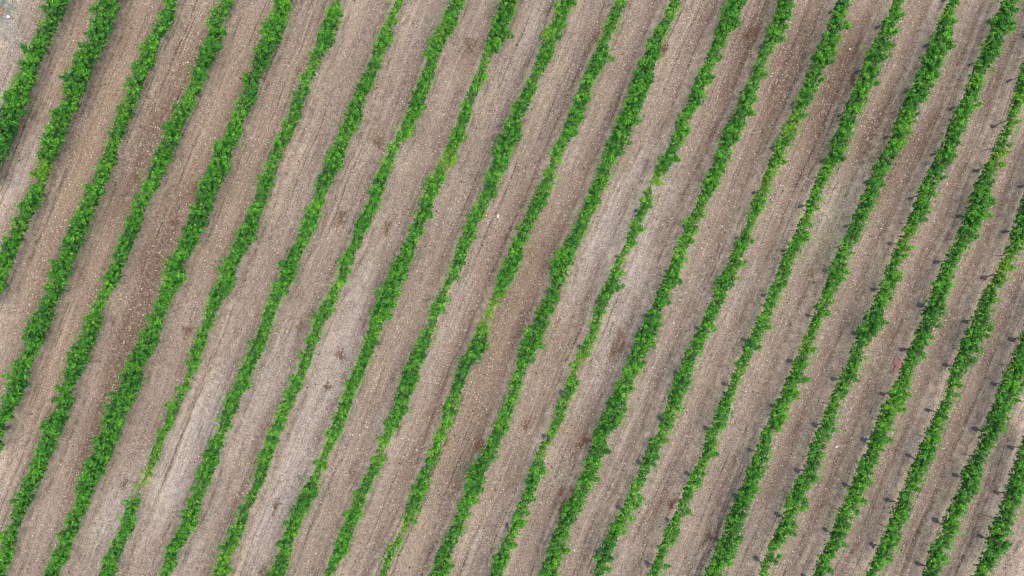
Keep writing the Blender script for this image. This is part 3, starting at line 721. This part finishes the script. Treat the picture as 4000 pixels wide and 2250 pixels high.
HEAPS = [
 (1475,520,0.85,0.55,STRAW,300,60,'large pale straw tangle on the soil in the upper middle'),
 (1475,560,0.35,0.3,BRN,90,20,'small brown heap touching the foot of the pale straw tangle'),
 (2405,1345,0.95,0.30,RED,240,50,'largest brown twig heap, right of the thin sparse row in the middle'),
 (2425,1365,0.45,0.18,RED,110,10,'reddish leaves lying on the right side of the largest twig heap'),
 (2055,1665,0.45,0.16,RED,90,12,'thin forked reddish twigs on bare soil below the middle'),
 (2200,1970,0.60,0.22,RED,230,20,'rusty red leaf heap against the left side of a dense row near the bottom'),
 (2195,1920,0.32,0.18,[(.30,.12,.05),(.22,.09,.045)],100,10,'orange brown leaf heap just above the rusty red heap'),
 (1825,188,0.65,0.40,BRN,130,30,'brown twigs fanned out between two rows near the top middle'),
 (1332,857,0.55,0.30,BRN,190,30,'brown heap in the left middle, near a row with a dark tuft'),
 (1516,884,0.45,0.14,BRN,110,12,'narrow slanting streak of brown leaves beside a thin row, left of centre'),
 (1330,1383,0.40,0.22,RED,120,12,'small reddish heap on pale soil left of centre, lower half'),
 (1277,1517,0.28,0.20,BRN,90,12,'small round brown heap below the reddish heap on pale soil'),
 (1172,1275,0.60,0.22,BRN,130,20,'loose brown scatter on grey soil, a third of the way in from the left'),
 (1076,1975,0.40,0.22,BRN,130,20,'hooked brown leaf heap on grey soil near the bottom, left of centre'),
 (1022,2232,0.26,0.20,BRN,70,8,'little brown heap at the bottom edge, left of centre'),
 (733,1292,0.40,0.32,RED,110,20,'reddish scatter right of the broad fifth row, on the left side'),
 (753,748,0.50,0.38,RED,200,20,'dark red leaf heap against the broad fifth row, upper left'),
 (682,875,0.40,0.34,RED,130,14,'dark red heap on the dark soil left of the broad fifth row'),
 (530,706,0.32,0.16,RED,110,10,'short red streak of leaves in the upper left, left of the fourth row'),
 (488,1898,0.50,0.14,BRN,60,14,'thin brown twigs on pale soil near the bottom left'),
 (1870,1738,0.60,0.26,RED,220,24,'rust coloured leaves along the left edge of a row below the centre'),
 (2598,190,0.34,0.22,RED,120,14,'red heap touching a row near the top, right of centre'),
 (2322,155,0.55,0.24,BRN,150,16,'brown leaves left of a row near the top, right of centre'),
 (3326,314,0.36,0.18,RED,120,10,'red streak of leaves on dark soil in the upper right'),
 (2926,140,0.50,0.36,RED,130,22,'reddish twigs on dark soil near the top, between two rows right of centre'),
 (2621,1975,0.55,0.20,RED,170,14,'reddish streak beside a slim row near the bottom, right of centre'),
 (2765,2095,0.45,0.22,BRN,130,14,'brown leaves left of a grey trunk near the bottom right'),
 (2285,1728,0.50,0.26,RED,150,20,'purple brown scatter left of the dense row, lower middle'),
]
for i, (px, py, rl, rc, cols, nl, ntw, lab) in enumerate(HEAPS):
    g = np.random.default_rng(2000+i); x0, y0 = wx(px), wy(py); nl = int(nl*1.0)
    aa, bb = [], []
    ns_ = 5+int(3*rl/0.3); per_ = max(8, int(nl*1.15)//ns_)
    for q in range(ns_):
        th = g.uniform(0, 6.28); pa, pb = g.normal(0, .16)*rl, g.normal(0, .16)*rc; tw = g.normal(0, .5)
        L_ = g.uniform(0.4, 1.25)
        for w_ in range(per_):
            st = L_/per_*(1.0+0.4*g.random()); pa += math.cos(th)*st*rl; pb += math.sin(th)*st*rc; th += tw*0.12+g.normal(0, .22)
            aa.append(pa+g.normal(0, .022)); bb.append(pb+g.normal(0, .022))
    a = np.array(aa); b = np.array(bb)
    X = x0+a*0.38+b*0.925; Y = y0+a*0.925-b*0.38
    V, Q, C = litter_arrays(g, X, Y, cols)
    v, f = twigs(g, x0, y0, rl, rc, ntw)
    v = np.array(v); f = np.array([q for q in f])+len(V)
    V = np.concatenate([V, v]); Q = np.concatenate([Q, f]); C = np.concatenate([C, np.tile([.20, .14, .09], (len(v), 1))])
    o = np.array([x0, y0, float(gz(x0, y0))])
    ob = mesh_np('dry_prunings', V-o, Q, M_dry, attrs={'tint': C}); ob.location = o
    tag(ob, lab, 'dry prunings', 'heaps of dry prunings and leaves on the soil')
# loose litter along the feet of the right-hand rows and thinly elsewhere
g = np.random.default_rng(77)
n = 130000; X = g.uniform(-26, 26, n); Y = g.uniform(-15, 15, n); d, p = gd(X, Y)
strip = np.exp(-((p+0.20)/0.05)**2)*np.clip((X+2)/12, 0, 1)*0.9 + np.exp(-((p-0.20)/0.04)**2)*np.clip((-X+2)/20, 0, 1)*0.35
cl = vnoise(X, Y, 1.0, 1.6, 31); pr = strip*np.clip(cl, 0, 1.5) + 0.05*np.clip(vnoise(X, Y, 2, 2, 33), 0, 2)*np.clip(0.6+X/26, 0.3, 1.5)
ok = g.random(n) < pr*1.3; V, Q, C = litter_arrays(g, X[ok], Y[ok], [(.17,.075,.045),(.13,.06,.04),(.21,.12,.07),(.11,.07,.05),(.27,.18,.11),(.24,.11,.07)], 0.025, 0.075, 0.02)
o = mesh_np('leaf_litter', V, Q, M_dry, attrs={'tint': C}); tag(o, 'thin scatter of dry brown leaves along the furrows', 'leaf litter', kind='stuff')

# ------------------------------------------------------------------ sparse weeds
WEED = [(40,40,.7,.6,500,0),(30,120,.5,.5,250,1),(3230,930,.9,.6,420,2),(3290,760,1.0,.25,260,2),(3430,615,.8,.22,240,2),(3310,900,.9,.25,260,2),(3175,1000,.7,.4,180,2),(3140,1320,1.2,.22,300,2),(2945,1250,1.0,.2,200,2),(3400,1440,.4,.3,130,0),
        (3225,1870,.25,.2,80,0),(2480,1665,.5,.4,110,2),(2195,1835,.45,.3,120,2),(3710,980,1.2,.3,260,2),(3460,160,.3,.3,90,0),(3780,790,1.0,.25,220,2),(1455,1000,.35,.3,80,2),(285,735,.4,.15,90,2),(2400,1820,.2,.2,50,0),(1255,2110,.25,.2,70,0),(470,1975,.5,.3,80,2),
        (3420,1050,.9,.3,140,2),(3640,1140,.3,.2,50,0),(3870,1240,.3,.3,60,0),(2460,190,.3,.2,60,2),(3440,1110,.8,.2,100,2),(2150,1640,.3,.3,50,2)]
gw = np.random.default_rng(501)
for _ in range(260):
    r_ = ROWS[gw.integers(0, len(ROWS))]; py_ = gw.uniform(0, 2250); px_ = float(np.interp(py_, *row_arrays(r_)[:2]))
    px_ += gw.choice([-1, 1])*gw.uniform(38, 75)
    WEED.append((px_, py_, gw.uniform(.05, .16), gw.uniform(.05, .12), int(gw.integers(10, 34)), int(gw.choice([0, 2, 2]))))
vs_, qs_, cs_ = [], [], []; off = 0
for i, (px, py, rl, rc, nn, kc) in enumerate(WEED):
    g = np.random.default_rng(3000+i); nn = int(nn*1.4); a = g.normal(size=nn)*rl*.6; b = g.normal(size=nn)*rc*.6
    X = wx(px)+a*0.38+b*0.925; Y = wy(py)+a*0.925-b*0.38
    cols = [[(.16,.24,.11),(.22,.28,.15),(.12,.20,.12)], [(.22,.27,.25),(.28,.32,.30),(.20,.30,.27)], [(.34,.33,.20),(.28,.29,.17),(.38,.36,.25)]][kc]
    P = np.stack([X, Y, gz(X, Y)+.01], 1); th = g.uniform(0, 6.28, nn); l = g.uniform(.03, .10, nn); wd = .006
    dx, dy = np.cos(th), np.sin(th)
    A = P+np.stack([-dy*wd, dx*wd, 0*l], 1); B = P-np.stack([-dy*wd, dx*wd, 0*l], 1)
    Cc = P+np.stack([dx*l*.7-dy*wd*.3, dy*l*.7+dx*wd*.3, l*.5], 1); D = P+np.stack([dx*l*.7+dy*wd*.6, dy*l*.7-dx*wd*.6, l*.5], 1)
    V = np.stack([A, B, D, Cc], 1).reshape(-1, 3); q = (np.arange(nn)*4)[:, None]+np.arange(4)
    c = np.repeat(np.array(cols)[g.integers(0, 3, nn)]*(1+g.normal(0, .15, (nn, 1))), 4, axis=0)
    vs_.append(V); qs_.append(q+off); cs_.append(np.clip(c, .02, .6)); off += len(V)
o = mesh_np('weeds', np.concatenate(vs_), np.concatenate(qs_), M_grass, attrs={'tint': np.concatenate(cs_)})
tag(o, 'sparse low weeds and dry grass in faint patches on the soil', 'weeds', kind='stuff')

# ------------------------------------------------------------------ odd things lying about
M_pink = mat_simple('pink_plastic', (0.36, 0.13, 0.14), (0.55, 0.25, 0.25), 8, 0.55)
M_white = mat_simple('white_plastic', (0.60, 0.60, 0.60), (0.75, 0.76, 0.78), 10, 0.5)
M_pgreen = mat_simple('pale_green_plastic', (0.50, 0.62, 0.50), (0.66, 0.74, 0.64), 10, 0.45)
M_pstone = mat_simple('pale_stone', (0.55, 0.55, 0.62), (0.72, 0.72, 0.78), 20, 0.8)
M_terra = mat_simple('terracotta', (0.26, 0.11, 0.07), (0.38, 0.18, 0.11), 20, 0.85)
M_black = mat_simple('black_plastic', (0.02, 0.02, 0.025), (0.05, 0.05, 0.055), 20, 0.6)

def crumple(name, outline, h, mat, parent, seed, n=22):
    """thin crumpled sheet with real folds inside an outline given in metres"""
    g = np.random.default_rng(seed)
    ol = np.array(outline); mn, mx = ol.min(0), ol.max(0)
    def inside(p):
        c = False; j = len(ol)-1
        for i in range(len(ol)):
            if (ol[i, 1] > p[1]) != (ol[j, 1] > p[1]) and p[0] < (ol[j, 0]-ol[i, 0])*(p[1]-ol[i, 1])/(ol[j, 1]-ol[i, 1])+ol[i, 0]: c = not c
            j = i
        return c
    V = []; F = []; ix = {}
    f = [(g.normal(0, 14), g.normal(0, 14), g.uniform(0, 6)) for _ in range(9)]
    for i in range(n+1):
        for j in range(n+1):
            p = mn+(mx-mn)*np.array([i/n, j/n])
            z = sum(abs(math.sin(a*p[0]+b*p[1]+c)) for a, b, c in f)/9
            ix[i, j] = len(V); V.append((p[0], p[1], 0.012+h*z))
    for i in range(n):
        for j in range(n):
            p = mn+(mx-mn)*np.array([(i+.5)/n, (j+.5)/n])
            if inside(p): F.append((ix[i, j], ix[i+1, j], ix[i+1, j+1], ix[i, j+1]))
    used = sorted({k for q in F for k in q}); mp = {k: i for i, k in enumerate(used)}
    o = mesh_py(name, [V[k] for k in used], [tuple(mp[k] for k in q) for q in F], mat, parent, False)
    md = o.modifiers.new('thickness', 'SOLIDIFY'); md.thickness = 0.004
    return o
x0, y0 = wx(3502), wy(1427)
bag = empty('plastic_bag', (x0, y0, float(gz(x0, y0))))
tag(bag, 'crumpled faded pink plastic bag with a white rim on the soil beside a vine row', 'bag')
crumple('bag_body', [(-.12,.36),(.10,.30),(.24,.34),(.24,.08),(.30,-.02),(.14,-.12),(.05,-.26),(-.12,-.36),(-.22,-.34),(-.20,-.16),(-.08,0),(-.22,.06),(-.20,.18)], 0.11, M_pink, bag, 4, 26)
v, f = tube([(.08,.42,.06),(.14,.34,.10),(.22,.28,.09),(.25,.26,.05)], [.014,.018,.018,.012], 6)
mesh_py('bag_rim', v, f, M_white, bag)
x0, y0 = wx(3528), wy(1444)
o = crumple('paper_scrap', [(-.05,-.04),(.05,-.05),(.06,.04),(0,.06),(-.05,.03)], 0.03, M_white, None, 8, 8); o.location = (x0, y0, float(gz(x0, y0)))
tag(o, 'tiny white paper scrap between the pink bag and the vine row', 'paper scrap')

x0, y0 = wx(1235), wy(287)
tube_r = empty('plastic_tube', (x0, y0, float(gz(x0, y0))))
tag(tube_r, 'short pale green white plastic tube lying right of a thin row, upper left', 'tube')
d = np.array([0.11, -0.10, 0])
v, f = tube([-d+[0, 0, .045], -d*.95+[0, 0, .045], d*.9+[0, 0, .045], d+[0, 0, .045]], [.028, .036, .036, .03], 12)
mesh_py('tube_body', v, f, M_pgreen, tube_r)
v, f = tube([-d*1.2+[0, 0, .045], -d*1.05+[0, 0, .045], -d*1.0+[0, 0, .045]], [.018, .022, .022], 10)
mesh_py('cap', v, f, M_pgreen, tube_r)

def stone(px, py, r, mat, lab, seed, name='stone', cat='stone', flat=.6, st=(1, 1)):
    import bmesh
    g = np.random.default_rng(seed); bm = bmesh.new(); bmesh.ops.create_icosphere(bm, subdivisions=3, radius=r)
    f = g.normal(0, 1, (5, 3))/r*1.2; p = g.uniform(0, 6, 5)
    for vt in bm.verts:
        c = np.array(vt.co); k = 1+0.09*sum(math.sin(f[i]@c+p[i]) for i in range(5))
        vt.co = (c[0]*k*st[0], c[1]*k*st[1], c[2]*k*flat)
    me = bpy.data.meshes.new(name); bm.to_mesh(me); bm.free(); me.materials.append(mat)
    for q in me.polygons: q.use_smooth = True
    o = bpy.data.objects.new(name, me); COL.objects.link(o); x, y = wx(px), wy(py); o.location = (x, y, float(gz(x, y))+r*flat*.55); o.rotation_euler = (0, 0, g.uniform(0, 6))
    return tag(o, lab, cat)
stone(1946, 845, .065, M_pstone, 'pale lilac white stone on bare soil just above the centre', 1, st=(1.2, .8))
stone(3320, 192, .05, M_pstone, 'small white stone on dark soil near the top right', 2)
stone(36, 68, .07, M_pstone, 'white stone on the bluish weed patch in the top left corner', 3)
stone(3268, 1745, .055, M_pstone, 'white flecked stone near the lower right, left of a grey trunk', 5, st=(1.3, .8))
o = crumple('clay_shard', [(-.12,-.16),(.05,-.2),(.13,.05),(.10,.2),(-.02,.12),(-.14,.14)], 0.07, M_terra, None, 12, 10); o.location = (wx(8), wy(45), float(gz(wx(8), wy(45)))); tag(o, 'broken terracotta shard at the left edge in the top left corner', 'clay shard')
